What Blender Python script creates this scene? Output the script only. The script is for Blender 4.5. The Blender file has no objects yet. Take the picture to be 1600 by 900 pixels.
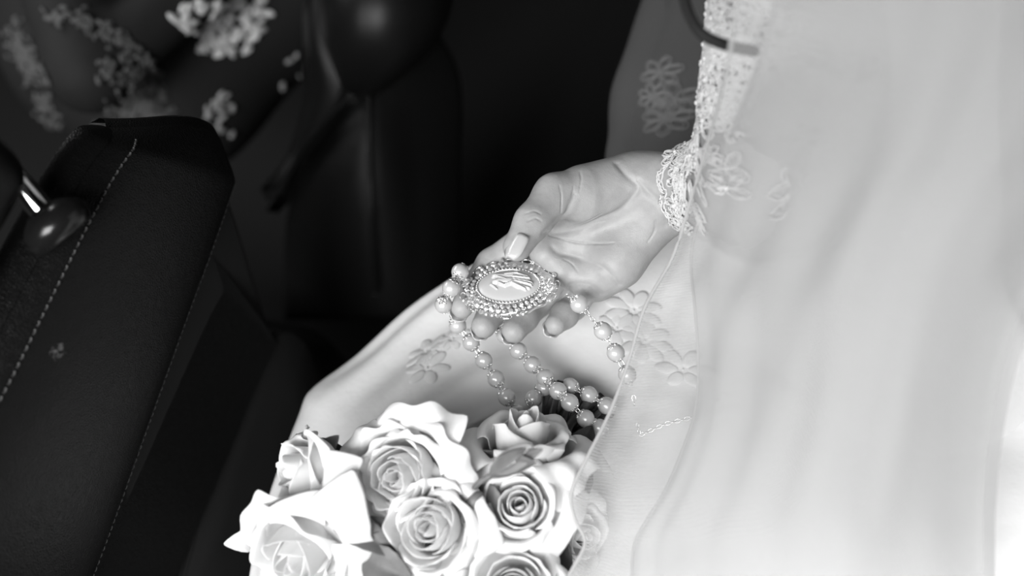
import bpy, math, random
import numpy as np
from mathutils import Vector, Matrix

# ------------------------------------------------------------------ camera, world, lights, exposure
def unit(v):
    v = np.asarray(v, float)
    return v / np.linalg.norm(v)
FPX = 35.0 / 36.0 * 1600.0
UP = unit((-0.245, 0.473, 0.846))                 # world up, seen from the camera
ACROSS = np.array((0.29, 0.869, -0.40)); ACROSS = unit(ACROSS - UP * ACROSS.dot(UP))
REAR = np.cross(ACROSS, UP)
RW = np.array([REAR, ACROSS, UP])                 # camera axes -> car axes (X rear, Y across, Z up)
CAM = np.array((0.0, 0.0, 1.25))
def to_world(c): return np.asarray(c, float) @ RW.T + CAM
def to_cam(w): return (np.asarray(w, float) - CAM) @ RW
def cam_pt(px, py, d): return np.array(((px - 800) / FPX * d, (450 - py) / FPX * d, -d))
def at(px, py, d): return to_world(cam_pt(px, py, d))
def on_level(px, py, z):                          # the spot at height z (world) seen at a photo position
    r = cam_pt(px, py, 1.0)
    return to_world(r * ((z - CAM[2]) / r.dot(UP)))
sc = bpy.context.scene
COL = sc.collection
cd = bpy.data.cameras.new('camera'); cam = bpy.data.objects.new('camera', cd); COL.objects.link(cam)
M4 = Matrix.Identity(4)
for i in range(3):
    for j in range(3): M4[i][j] = RW[i][j]
    M4[i][3] = CAM[i]
cam.matrix_world = M4
cd.lens = 35; cd.sensor_width = 36; cd.clip_start = 0.02
cd.dof.use_dof = True; cd.dof.focus_distance = 0.632; cd.dof.aperture_fstop = 2.8
sc.camera = cam
sc.view_settings.view_transform = 'Standard'; sc.view_settings.look = 'None'
sc.view_settings.gamma = 1.0; sc.view_settings.use_curve_mapping = False
sc.view_settings.exposure = 0.12
sc.cycles.transparent_max_bounces = 24; sc.cycles.max_bounces = 10
world = bpy.data.worlds.new('world'); sc.world = world; world.use_nodes = True
bg = world.node_tree.nodes['Background']; bg.inputs[0].default_value = (1, 1, 1, 1); bg.inputs[1].default_value = 0.02
def area_light(name, loc, target, sx, sy, power):
    l = bpy.data.lights.new(name, 'AREA'); l.shape = 'RECTANGLE'; l.size = sx; l.size_y = sy; l.energy = power
    o = bpy.data.objects.new(name, l); COL.objects.link(o); o.location = loc
    o.rotation_euler = (Vector(target) - Vector(loc)).to_track_quat('-Z', 'Y').to_euler(); return o
area_light('open_door_daylight', (-0.10, -0.85, 1.95), (-0.02, 0.22, 0.66), 1.5, 1.0, 63)
area_light('windscreen_daylight', (-1.5, 0.75, 1.55), (-0.5, 0.75, 0.8), 0.9, 0.35, 7.0)

# ------------------------------------------------------------------ helpers
def tag(o, label=None, cat=None, group=None, kind=None):
    if label: o['label'] = label
    if cat: o['category'] = cat
    if group: o['group'] = group
    if kind: o['kind'] = kind
    return o
def empty(name, loc):
    o = bpy.data.objects.new(name, None); COL.objects.link(o); o.location = loc; o.empty_display_size = 0.02; return o
def link(name, me, parent=None, loc=None):
    o = bpy.data.objects.new(name, me); COL.objects.link(o)
    if parent is not None:
        o.parent = parent
        o.matrix_parent_inverse = Matrix.Translation(-Vector(parent.location))
    if loc is not None: o.location = loc
    return o
class MB:
    def __init__(s): s.v = []; s.f = []; s.n = 0; s.uv = None
    def add(s, V, F):
        V = np.asarray(V, float).reshape(-1, 3)
        s.v.append(V); s.f.extend([tuple(i + s.n for i in f) for f in F]); s.n += len(V); return s
    def grid(s, G, closed_u=False, closed_v=False):
        a, b = G.shape[:2]; F = []
        for i in range(a if closed_u else a - 1):
            for j in range(b if closed_v else b - 1):
                i2 = (i + 1) % a; j2 = (j + 1) % b
                F.append((i * b + j, i2 * b + j, i2 * b + j2, i * b + j2))
        return s.add(G.reshape(-1, 3), F)
    def tube(s, pts, r, k=6, closed=False, caps=True):
        pts = np.asarray(pts, float); n = len(pts)
        r = np.full(n, r) if np.isscalar(r) else np.asarray(r, float)
        if closed: t = np.roll(pts, -1, 0) - np.roll(pts, 1, 0)
        else: t = np.gradient(pts, axis=0)
        t /= np.linalg.norm(t, axis=1)[:, None] + 1e-12
        ref = np.array((0.3, 0.5, 0.81)); a = np.cross(t, ref); bad = np.linalg.norm(a, axis=1) < 0.15
        a[bad] = np.cross(t[bad], (1, 0, 0)); a /= np.linalg.norm(a, axis=1)[:, None]; b = np.cross(t, a)
        th = np.arange(k) * 2 * math.pi / k
        G = pts[:, None] + r[:, None, None] * (np.cos(th)[None, :, None] * a[:, None] + np.sin(th)[None, :, None] * b[:, None])
        base = s.n; s.grid(G, closed_u=closed, closed_v=True)
        if caps and not closed:
            s.f.append(tuple(base + i for i in range(k))[::-1]); s.f.append(tuple(base + (n - 1) * k + i for i in range(k)))
        return s
    def ball(s, c, r, nu=10, nv=7, axes=None, sc3=(1, 1, 1)):
        th = np.linspace(0, math.pi, nv)[1:-1]; ph = np.arange(nu) * 2 * math.pi / nu
        G = np.stack([np.sin(th)[:, None] * np.cos(ph), np.sin(th)[:, None] * np.sin(ph), np.cos(th)[:, None] * np.ones(nu)], -1)
        V = np.concatenate([G.reshape(-1, 3), [[0, 0, 1], [0, 0, -1]]]) * r * np.array(sc3)
        if axes is not None: V = V @ np.asarray(axes)
        m = nv - 2; F = []
        for i in range(m - 1):
            for j in range(nu): F.append((i * nu + j, (i + 1) * nu + j, (i + 1) * nu + (j + 1) % nu, i * nu + (j + 1) % nu))
        for j in range(nu):
            F.append((m * nu, j, (j + 1) % nu)); F.append((m * nu + 1, (m - 1) * nu + (j + 1) % nu, (m - 1) * nu + j))
        return s.add(V + np.asarray(c), F)
    def mesh(s, name, mat, smooth=True):
        me = bpy.data.meshes.new(name); V = np.concatenate(s.v)
        me.from_pydata(V.tolist(), [], s.f)
        if smooth: me.polygons.foreach_set('use_smooth', [True] * len(me.polygons))
        if mat: me.materials.append(mat)
        me.update(); return me
    def obj(s, name, mat, parent=None, smooth=True): return link(name, s.mesh(name, mat, smooth), parent)
def catmull(P, n):
    P = np.asarray(P, float); m = len(P)
    t = np.linspace(0, m - 1, n); i = np.clip(t.astype(int), 0, m - 2); f = (t - i)[:, None]
    g = lambda k: P[np.clip(k, 0, m - 1)]
    a, b, c, d = g(i - 1), g(i), g(i + 1), g(i + 2)
    return 0.5 * (2 * b + (c - a) * f + (2 * a - 5 * b + 4 * c - d) * f * f + (3 * b - a - 3 * c + d) * f ** 3)
def catgrid(G, na, nb):
    G = np.asarray(G, float)
    A = np.stack([catmull(G[:, j], na) for j in range(G.shape[1])], 1)
    return np.stack([catmull(A[i], nb) for i in range(na)], 0)
def grid_normals(G):
    du = np.gradient(G, axis=0); dv = np.gradient(G, axis=1); n = np.cross(du, dv)
    return n / (np.linalg.norm(n, axis=-1, keepdims=True) + 1e-12)
rng = np.random.default_rng(7); random.seed(7)
def wavy(shape, seed, parts=6, f=6.0):           # smooth folds over a unit square
    g = np.random.default_rng(seed); u = np.linspace(0, 1, shape[0])[:, None]; v = np.linspace(0, 1, shape[1])[None]
    w = np.zeros(shape)
    for k in range(parts):
        a, b = g.normal(0, f, 2); w += np.sin(a * u + b * v + g.uniform(0, 6.28) + 0.8 * np.sin(3 * v + 4 * u + k)) / (1 + 0.25 * k)
    return w / parts

# ------------------------------------------------------------------ materials
def grey(v): return (v, v, v, 1)
def mat(name, v, rough=0.5, metal=0.0, sss=0.0, bump=None, spec=0.5, trans=0.0, coat=0.0, sheen=0.0, var=None):
    m = bpy.data.materials.new(name); m.use_nodes = True; nt = m.node_tree; b = nt.nodes['Principled BSDF']
    b.inputs['Base Color'].default_value = grey(v); b.inputs['Roughness'].default_value = rough; b.inputs['Metallic'].default_value = metal
    b.inputs['Specular IOR Level'].default_value = spec; b.inputs['Coat Weight'].default_value = coat; b.inputs['Sheen Weight'].default_value = sheen
    if sss:
        b.inputs['Subsurface Weight'].default_value = sss; b.inputs['Subsurface Radius'].default_value = (1, 1, 1); b.inputs['Subsurface Scale'].default_value = 0.003
    tc = nt.nodes.new('ShaderNodeTexCoord')
    if var:                                       # (scale, low, high): cloudy colour of the thing itself
        n = nt.nodes.new('ShaderNodeTexNoise'); n.inputs['Scale'].default_value = var[0]; n.inputs['Detail'].default_value = 5
        r = nt.nodes.new('ShaderNodeValToRGB'); r.color_ramp.elements[0].position = 0.3; r.color_ramp.elements[1].position = 0.7
        r.color_ramp.elements[0].color = grey(var[1]); r.color_ramp.elements[1].color = grey(var[2])
        nt.links.new(tc.outputs['Object'], n.inputs['Vector']); nt.links.new(n.outputs[0], r.inputs[0]); nt.links.new(r.outputs[0], b.inputs['Base Color'])
    last = None
    for kind, scale, strength, dist in (bump or []):
        if kind == 'noise':
            n = nt.nodes.new('ShaderNodeTexNoise'); n.inputs['Detail'].default_value = 4; out = n.outputs[0]
        else:
            n = nt.nodes.new('ShaderNodeTexVoronoi'); n.feature = 'DISTANCE_TO_EDGE' if kind == 'cells' else 'F1'; out = n.outputs['Distance']
        n.inputs['Scale'].default_value = scale; nt.links.new(tc.outputs['Object'], n.inputs['Vector'])
        bp = nt.nodes.new('ShaderNodeBump'); bp.inputs['Strength'].default_value = strength; bp.inputs['Distance'].default_value = dist
        nt.links.new(out, bp.inputs['Height'])
        if last: nt.links.new(last.outputs[0], bp.inputs['Normal'])
        last = bp
    if last: nt.links.new(last.outputs[0], b.inputs['Normal'])
    if trans:                                     # thin cloth or petal: some light goes through
        t = nt.nodes.new('ShaderNodeBsdfTranslucent'); t.inputs[0].default_value = grey(v)
        mx = nt.nodes.new('ShaderNodeMixShader'); mx.inputs[0].default_value = trans
        nt.links.new(b.outputs[0], mx.inputs[1]); nt.links.new(t.outputs[0], mx.inputs[2])
        nt.links.new(mx.outputs[0], nt.nodes['Material Output'].inputs[0])
    return m
def sheer(name, v, alpha, trans=0.4, net=None, spec=0.2):   # tulle: a net of threads, open between them
    m = bpy.data.materials.new(name); m.use_nodes = True; nt = m.node_tree; nt.nodes.remove(nt.nodes['Principled BSDF'])
    d = nt.nodes.new('ShaderNodeBsdfDiffuse'); d.inputs[0].default_value = grey(v)
    t = nt.nodes.new('ShaderNodeBsdfTranslucent'); t.inputs[0].default_value = grey(v)
    mx = nt.nodes.new('ShaderNodeMixShader'); mx.inputs[0].default_value = trans
    nt.links.new(d.outputs[0], mx.inputs[1]); nt.links.new(t.outputs[0], mx.inputs[2])
    tr = nt.nodes.new('ShaderNodeBsdfTransparent'); al = nt.nodes.new('ShaderNodeMixShader')
    nt.links.new(tr.outputs[0], al.inputs[1]); nt.links.new(mx.outputs[0], al.inputs[2])
    al.inputs[0].default_value = alpha
    if net:                                       # (pitch in metres, open alpha, thread alpha), laid out in the cloth's own UVs
        uv = nt.nodes.new('ShaderNodeUVMap'); ws = []
        for k in (0, 1):
            mp = nt.nodes.new('ShaderNodeMapping'); mp.inputs['Rotation'].default_value = (0, 0, math.radians(38 + 90 * k))
            wv = nt.nodes.new('ShaderNodeTexWave'); wv.inputs['Scale'].default_value = 1 / net[0] / 3.18; wv.inputs['Distortion'].default_value = 0
            nt.links.new(uv.outputs[0], mp.inputs[0]); nt.links.new(mp.outputs[0], wv.inputs['Vector']); ws.append(wv)
        mm = nt.nodes.new('ShaderNodeMath'); mm.operation = 'MAXIMUM'
        nt.links.new(ws[0].outputs['Fac'], mm.inputs[0]); nt.links.new(ws[1].outputs['Fac'], mm.inputs[1])
        mr = nt.nodes.new('ShaderNodeMapRange'); mr.inputs[1].default_value = 0.35; mr.inputs[2].default_value = 1.0
        mr.inputs[3].default_value = net[1]; mr.inputs[4].default_value = net[2]
        nt.links.new(mm.outputs[0], mr.inputs[0]); nt.links.new(mr.outputs[0], al.inputs[0])
    nt.links.new(al.outputs[0], nt.nodes['Material Output'].inputs[0]); return m
M_LEATHER = mat('black_leather', 0.007, 0.42, spec=0.25, bump=[('cells', 560, 0.55, 0.0008), ('noise', 160, 0.3, 0.0015)])
def worn_leather(spot, r):                         # the same leather with a pale scuff at one place
    m = M_LEATHER.copy(); nt = m.node_tree; b = nt.nodes['Principled BSDF']; N = nt.nodes.new; L = nt.links.new
    tc = N('ShaderNodeTexCoord'); d = N('ShaderNodeVectorMath'); d.operation = 'DISTANCE'; d.inputs[1].default_value = spot; L(tc.outputs['Object'], d.inputs[0])
    mr = N('ShaderNodeMapRange'); mr.inputs[1].default_value = r; mr.inputs[2].default_value = 0; L(d.outputs['Value'], mr.inputs[0])
    n = N('ShaderNodeTexNoise'); n.inputs['Scale'].default_value = 320; n.inputs['Detail'].default_value = 6; L(tc.outputs['Object'], n.inputs['Vector'])
    ml = N('ShaderNodeMath'); ml.operation = 'MULTIPLY'; L(mr.outputs[0], ml.inputs[0]); L(n.outputs[0], ml.inputs[1])
    cr = N('ShaderNodeValToRGB'); cr.color_ramp.elements[0].position = .22; cr.color_ramp.elements[0].color = grey(.007); cr.color_ramp.elements[1].position = .42; cr.color_ramp.elements[1].color = grey(.16)
    L(ml.outputs[0], cr.inputs[0]); L(cr.outputs[0], b.inputs['Base Color']); return m
M_LEATHER2 = mat('smooth_black_leather', 0.007, 0.36, spec=0.22, bump=[('cells', 500, 0.3, 0.0005)])
M_PANEL = mat('charcoal_seat_panel', 0.022, 0.6, spec=0.35, bump=[('cells', 900, 0.3, 0.0003)])
M_THREAD = mat('grey_thread', 0.10, 0.7)
M_CHROME = mat('chrome', 0.75, 0.12, 1.0)
M_BLACKGLOSS = mat('black_plastic', 0.012, 0.22)
M_BLACK = mat('black_trim', 0.006, 0.8)
M_CARPET = mat('dark_carpet', 0.008, 0.95, bump=[('noise', 700, 0.5, 0.002)])
M_SKIN = mat('skin', 0.33, 0.48, sss=0.15, spec=0.4, bump=[('cells', 900, 0.25, 0.0004), ('noise', 230, 0.35, 0.0008), ('noise', 900, 0.25, 0.0003)], var=(90, 0.30, 0.36))
M_NAIL = mat('fingernail', 0.52, 0.2, sss=0.2, coat=0.4)
M_DRESS = mat('white_satin_under_tulle', 0.76, 0.6, sheen=0.2, bump=[('noise', 28, 0.35, 0.006), ('noise', 90, 0.2, 0.002)], trans=0.12)
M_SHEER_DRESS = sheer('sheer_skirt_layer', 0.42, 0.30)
M_LACE = mat('white_lace_cord', 0.58, 0.55, bump=[('noise', 1500, 0.5, 0.0004)])
M_LACE_SOFT = mat('white_lace_motif', 0.70, 0.7, trans=0.15)
M_SLEEVE = sheer('sleeve_tulle', 0.7, 0.55)
M_VEIL = sheer('veil_tulle', 0.62, 0.5, 0.45, net=(0.0015, 0.18, 0.60))
M_VEIL2 = sheer('veil_tulle_inner', 0.62, 0.72, 0.45)
M_HEM = sheer('veil_hem', 0.62, 0.7, 0.4)
M_PETAL = mat('white_petal', 0.93, 0.5, trans=0.42, spec=0.25, bump=[('noise', 120, 0.25, 0.0012)])
M_PETAL_D = mat('blush_petal', 0.80, 0.55, trans=0.3, spec=0.25, bump=[('noise', 120, 0.3, 0.0012)])
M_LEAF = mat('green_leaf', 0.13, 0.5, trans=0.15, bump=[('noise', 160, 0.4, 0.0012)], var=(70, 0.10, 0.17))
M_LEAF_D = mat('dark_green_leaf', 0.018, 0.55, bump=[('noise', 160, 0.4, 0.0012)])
M_SEPAL = mat('pale_green_sepal', 0.16, 0.5, trans=0.2, var=(90, 0.12, 0.20))
M_STEM = mat('green_stem', 0.05, 0.45, var=(60, 0.03, 0.08))
M_PEARL = mat('pearl', 0.52, 0.28, coat=0.6, spec=0.6, sss=0.1, metal=0.15)
M_SILVER = mat('silver', 0.80, 0.2, 0.85)
M_STONE = mat('rhinestone', 0.92, 0.08, 0.7, coat=0.8)
M_CAMEO_BASE = mat('cameo_ground', 0.52, 0.3, coat=0.3)
M_CAMEO = mat('cameo_relief', 0.52, 0.4, coat=0.2)
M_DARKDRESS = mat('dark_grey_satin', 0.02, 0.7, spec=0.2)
M_DARKSHEER = sheer('dark_chiffon', 0.03, 0.8)
M_SKIN_FAR = mat('skin_far', 0.4, 0.5)  # one even grey for the front person's skin

# ------------------------------------------------------------------ implicit surfaces (one continuous skin)
def cone(p, a, b, ra, rb):
    ab = b - a; t = np.clip(((p - a) @ ab) / (ab @ ab), 0, 1)
    q = p - a - t[:, None] * ab
    return np.sqrt(np.einsum('ij,ij->i', q, q)) - (ra + (rb - ra) * t)
def smin(a, b, k):
    h = np.maximum(k - np.abs(a - b), 0) / k
    return np.minimum(a, b) - h * h * k * 0.25
def surface_nets(vol, org, h):
    s = vol < 0; nx, ny, nz = vol.shape
    c = [(i, j, k) for i in (0, 1) for j in (0, 1) for k in (0, 1)]
    sl = lambda A, o: A[o[0]:nx - 1 + o[0], o[1]:ny - 1 + o[1], o[2]:nz - 1 + o[2]]
    cnt = sum(sl(s, o).astype(np.int8) for o in c); idx = np.argwhere((cnt > 0) & (cnt < 8))
    acc = np.zeros((len(idx), 3)); w = np.zeros(len(idx))
    for a in c:
        for ax in range(3):
            if a[ax]: continue
            b = list(a); b[ax] = 1
            va = vol[tuple((idx + a).T)]; vb = vol[tuple((idx + b).T)]; m = (va < 0) != (vb < 0)
            t = va[m] / (va[m] - vb[m]); p = np.array(a, float)[None].repeat(m.sum(), 0); p[:, ax] = t
            acc[m] += p; w[m] += 1
    V = (idx + acc / w[:, None]) * h + org
    ids = -np.ones((nx, ny, nz), np.int64); ids[tuple(idx.T)] = np.arange(len(idx)); F = []
    for ax in range(3):
        o = [0, 0, 0]; o[ax] = 1; e = [nx, ny, nz]
        lo = s[tuple(slice(0, e[q] - o[q]) for q in range(3))]; hi = s[tuple(slice(o[q], e[q]) for q in range(3))]
        E = np.argwhere(lo != hi); flip = lo[tuple(E.T)]
        u, v = [q for q in range(3) if q != ax]
        E2 = E[(E[:, u] > 0) & (E[:, v] > 0)]; flip = flip[(E[:, u] > 0) & (E[:, v] > 0)]
        def cell(du, dv):
            q = E2.copy(); q[:, u] -= du; q[:, v] -= dv; return ids[tuple(q.T)]
        Q = np.stack([cell(1, 1), cell(0, 1), cell(0, 0), cell(1, 0)], 1)
        if ax == 1: flip = ~flip
        Q[~flip] = Q[~flip][:, ::-1]; F.append(Q[(Q >= 0).all(1)])
    return V, np.concatenate(F)
def field_mesh(f, lo, hi, h, B=8):
    n = ((np.ceil((hi - lo) / h).astype(int) + 1 + B - 1) // B) * B
    nb = n // B; cb = np.stack(np.meshgrid(*[lo[i] + h * (np.arange(nb[i]) * B + (B - 1) / 2) for i in range(3)], indexing='ij'), -1).reshape(-1, 3)
    vb = f(cb); close = np.abs(vb) < h * B * 1.25 + .004
    o = np.stack(np.meshgrid(*[np.arange(B)] * 3, indexing='ij'), -1).reshape(-1, 3)
    blocks = np.repeat(vb[:, None], B ** 3, 1); sel = np.where(close)[0]
    for ch in np.array_split(sel, max(1, len(sel) * B ** 3 // 400000)):
        p = cb[ch][:, None] + (o - (B - 1) / 2)[None] * h; blocks[ch] = f(p.reshape(-1, 3)).reshape(len(ch), -1)
    vol = blocks.reshape(*nb, B, B, B).transpose(0, 3, 1, 4, 2, 5).reshape(n)
    return surface_nets(vol, lo, h)
def C(px, py, d): return cam_pt(px, py, d)

# right hand, palm up; joints in order from the palm outwards (radius in metres)
FINGERS = [
    [(866, 345, .668, .0120), (768, 412, .674, .0098), (736, 455, .664, .0090), (722, 480, .654, .0074)],
    [(872, 392, .674, .0112), (800, 448, .684, .0102), (771, 484, .670, .0100), (756, 509, .658, .0083)],
    [(890, 422, .676, .0108), (842, 470, .690, .0104), (817, 496, .674, .0100), (803, 517, .662, .0083)],
    [(918, 446, .675, .0100), (896, 478, .686, .0093), (882, 492, .674, .0090), (868, 507, .665, .0072)]]
THUMB = [(975, 290, .643, .0190), (910, 303, .634, .0175), (868, 306, .627, .0136), (832, 347, .614, .0108), (808, 386, .607, .0088)]
PALM = [((1008, 286, .645, .0165), (1030, 311, .647, .0170)),
        ((1008, 296, .650, .0175), (860, 372, .660, .0125)), ((1008, 300, .652, .0175), (880, 396, .660, .0135)),
        ((1012, 310, .652, .0170), (900, 418, .660, .0130)), ((1020, 325, .650, .0170), (928, 436, .659, .0125)),
        ((1022, 336, .646, .0180), (962, 408, .649, .0165)), ((962, 408, .649, .0165), (932, 436, .655, .0130)),
        ((975, 290, .643, .0195), (912, 303, .636, .0182))]
PADS = [(853, 396, .653, .0105), (879, 421, .653, .0105), (916, 436, .652, .0110)]
WRIST = C(1022, 299, .648); ELBOW = C(1215, 282, .575); SHOULDER = C(1300, -250, .53)
def arm(p):
    a = smin(cone(p, C(1008, 286, .646), C(1130, 286, .610), .0165, .024), cone(p, C(1030, 312, .648), C(1130, 300, .612), .0165, .024), 0.012)
    a = smin(a, cone(p, C(1130, 293, .611), ELBOW, .026, .038), 0.012)
    return smin(a, cone(p, ELBOW, SHOULDER, .046, .052), 0.02)
def chain(p, J, k=0.004):
    r = None
    for a, b in zip(J[:-1], J[1:]):
        c = cone(p, C(*a[:3]), C(*b[:3]), a[3], b[3]); r = c if r is None else smin(r, c, k)
    return r
def hand_raw(p):
    palm = None
    for a, b in PALM:
        c = cone(p, C(*a[:3]), C(*b[:3]), a[3], b[3]); palm = c if palm is None else smin(palm, c, 0.009)
    palm = smin(palm, arm(p), 0.012)
    for x in PADS:
        palm = smin(palm, np.linalg.norm(p - C(*x[:3]), axis=1) - x[3], 0.006)
    out = smin(palm, chain(p, THUMB[1:], 0.005), 0.0035)
    for J in FINGERS: out = smin(out, smin(palm, chain(p, J), 0.0055), 0.0008)
    return out
def surf(px, py, f=hand_raw, lo=.55, hi=.72, n=500):    # where a line of sight meets the skin
    d = np.linspace(lo, hi, n); p = cam_pt(px, py, 1.0)[None] * d[:, None]; v = f(p)
    i = np.argmax(v < 0)
    return p[i] if v[i] < 0 else None
CREASES = [  # palm lines as they run in the hand
    ([(851, 365), (881, 363), (908, 355), (940, 341), (969, 328), (991, 304), (996, 291), (980, 275), (964, 256)], .0007),
    ([(851, 365), (871, 371), (900, 379), (937, 381), (959, 380)], .0004),
    ([(863, 387), (873, 395), (900, 401), (927, 411), (948, 424), (967, 445)], .0008),
    ([(849, 365), (871, 343), (885, 333), (897, 304)], .0006), ([(876, 333), (877, 307), (874, 290)], .0003), ([(886, 330), (893, 314), (896, 292)], .0003), ([(905, 300), (908, 280), (906, 268)], .0003),
    ([(996, 283), (1012, 299), (1033, 320), (1041, 339), (1040, 352)], .0007), ([(1023, 307), (1040, 318), (1049, 330)], .0004),
    ([(880, 458), (891, 447), (905, 444), (922, 447), (938, 460)], .0010), ([(848, 438), (860, 434), (874, 442), (884, 456)], .0009), ([(826, 410), (838, 414), (848, 426)], .0008),
    ([(824, 346), (836, 341), (846, 346)], .0003), ([(820, 334), (834, 330), (844, 334)], .0003),
    ([(905, 360), (925, 350), (945, 345)], .0003), ([(886, 357), (915, 347), (940, 334)], .0003), ([(1012, 378), (1022, 362), (1024, 345)], .0004), ([(880, 405), (893, 412), (903, 425)], .0003)]
CR = []
for pl, r in CREASES:
    q = [surf(*p) for p in catmull(np.array(pl, float), len(pl) * 4)]
    q = [x for x in q if x is not None]
    for i, (a, b) in enumerate(zip(q[:-1], q[1:])):
        if np.linalg.norm(a - b) < 0.012: CR.append((a, b, r * (.25 + .75 * math.sin(math.pi * (i + .5) / (len(q) - 1)) ** .6), r >= .0006))
def hand(p):
    f = hand_raw(p); m = np.abs(f) < 0.006
    if m.any():
        pp = p[m]; fm = f[m]; e = np.full(len(pp), 1.0); wide = np.full(len(pp), 1.0)
        for a, b, r, main in CR:
            c = cone(pp, a, b, r, r); e = np.minimum(e, c)
            if main: wide = np.minimum(wide, c)
        fm = -smin(-fm, wide + .0016, 0.0060); f[m] = -smin(-fm, e, 0.0010)
    return f
hv, hf = field_mesh(hand, C(690, 545, .72) * 1.0 - 0.004, np.array((0.137, 0.135, -0.585)), 0.00058)
def body_coarse(p):
    b = cone(p, C(1410, 590, .72), C(1500, 200, .64), .125, .090)
    b = smin(b, cone(p, C(1500, 200, .64), C(1570, -230, .54), .090, .120), 0.05)
    b = smin(b, arm(p) + np.where(p[:, 0] < 0.134, 0.05, 0.0), 0.015)
    b = smin(b, cone(p, C(1790, -160, .44), C(1700, 430, .52), .045, .038), 0.03)
    b = smin(b, cone(p, C(1700, 430, .52), C(1800, 800, .62), .036, .026), 0.01)
    b = smin(b, cone(p, C(1340, 520, .86), C(720, 640, .90), .085, .062), 0.04)
    return smin(b, cone(p, C(1360, 760, .80), C(720, 900, .83), .085, .062), 0.04)
bv, bf = field_mesh(body_coarse, np.array((-0.22, -0.34, -0.93)), np.array((0.52, 0.42, -0.34)), 0.009)
bm_ = MB(); bm_.add(to_world(bv), [tuple(f) for f in bf]); bm_.add(to_world(hv), [tuple(f) for f in hf])
bride = bm_.obj('person', M_SKIN)
tag(bride, 'bride in white lace dress and veil holding a cameo in her open palm', 'person')

def nail(tip, direction, normal, w, l):
    d = unit(direction); n = unit(np.asarray(normal) - d * np.dot(normal, d)); s = np.cross(d, n)
    u = np.linspace(-1, 1, 9); v = np.linspace(0, 1, 9); G = np.zeros((9, 9, 3))
    for i, vv in enumerate(v):
        wid = w * (1 - 0.55 * max(0, (vv - 0.6) / 0.4) ** 2) * (0.8 + 0.2 * min(1, vv * 5))
        for j, uu in enumerate(u):
            G[i, j] = tip + d * l * (vv - 0.6) + s * wid * uu + n * (-w * 0.42 * uu * uu - 0.0018 * vv * vv)
    m = MB(); m.grid(G); o = m.obj('fingernail', M_NAIL, bride)
    md = o.modifiers.new('thick', 'SOLIDIFY'); md.thickness = 0.0007; return o
tw = lambda c: c @ RW.T
# thumb nail faces the camera; the others peep out behind the finger pads
tdir = C(808, 386, .607) - C(832, 347, .614)
nail(to_world(C(801, 385, .5968)), tw(unit(tdir)), tw(np.array((-0.55, 0.18, 0.80))), 0.0062, 0.0165)
for J in FINGERS:
    a = C(*J[2][:3]); b = C(*J[3][:3]); d = unit(b - a); back = unit(np.array((-0.25, -0.30, -0.92)))
    back = unit(back - d * back.dot(d))
    nail(to_world(b + back * J[3][3] * 0.80 + d * 0.0046), tw(d), tw(back), 0.0062, 0.0130)

# ------------------------------------------------------------------ dress
def fold_grid(G, amp, seed, f=7):
    n = grid_normals(G); return G + n * (amp * wavy(G.shape[:2], seed, 9, f))[..., None]
edge = [(388, 980), (400, 860), (424, 770), (468, 655), (487, 607), (560, 550), (640, 482), (740, 412), (800, 366), (900, 318), (1000, 300), (1120, 280), (1320, 240), (1720, 200)]
core = [(640, 1040), (640, 960), (650, 870), (665, 800), (700, 765), (760, 730), (830, 710), (900, 700), (950, 705), (1050, 710), (1150, 710), (1300, 710), (1450, 730), (1760, 780)]
near = [(900, 1240)] * 4 + [(930, 1220), (960, 1200), (1000, 1180), (1040, 1170), (1080, 1160), (1150, 1150), (1250, 1150), (1400, 1160), (1550, 1170), (1850, 1200)]
rows = [[] for _ in range(9)]
for i, ((ex, ey), (cx, cy), (nx_, ny_)) in enumerate(zip(edge, core, near)):
    e = on_level(ex, ey, .610); c = on_level(cx, cy, .634); nr = on_level(nx_, ny_, .60)
    out = e - c; out[2] = 0; out = unit(out)
    rows[0].append(e + out * 0.012 + np.array((0, 0, -.42))); rows[1].append(e + out * 0.022 + np.array((0, 0, -.22)))
    rows[2].append(e + out * 0.012 + np.array((0, 0, -.06))); rows[3].append(e)
    for k, (t, dz) in enumerate(((.14, .016), (.42, .012), (.72, .004), (1.0, 0))): 
        p = e + (c - e) * t; p[2] += dz; rows[4 + k].append(p)
    rows[8].append(nr)
SK = catgrid(np.array(rows), 90, 150); SK = fold_grid(SK, 0.009, 3, 10)
uu = np.linspace(0, 1, 90)[:, None]; vv_ = np.linspace(0, 1, 150)[None]
SK = SK + np.array((0, 0, 1.0)) * (.0036 * np.sin(58 * uu + 5 * np.sin(5 * vv_) + 3 * np.sin(9 * vv_ + 4 * uu)) * np.clip((uu - .36) * 6, 0, 1) * (.5 + .5 * np.sin(13 * vv_ + 3 * uu)))[..., None]
sk = MB(); sk.grid(SK); skirt = sk.obj('skirt', M_DRESS, bride)
md = skirt.modifiers.new('thick', 'SOLIDIFY'); md.thickness = 0.002
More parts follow.
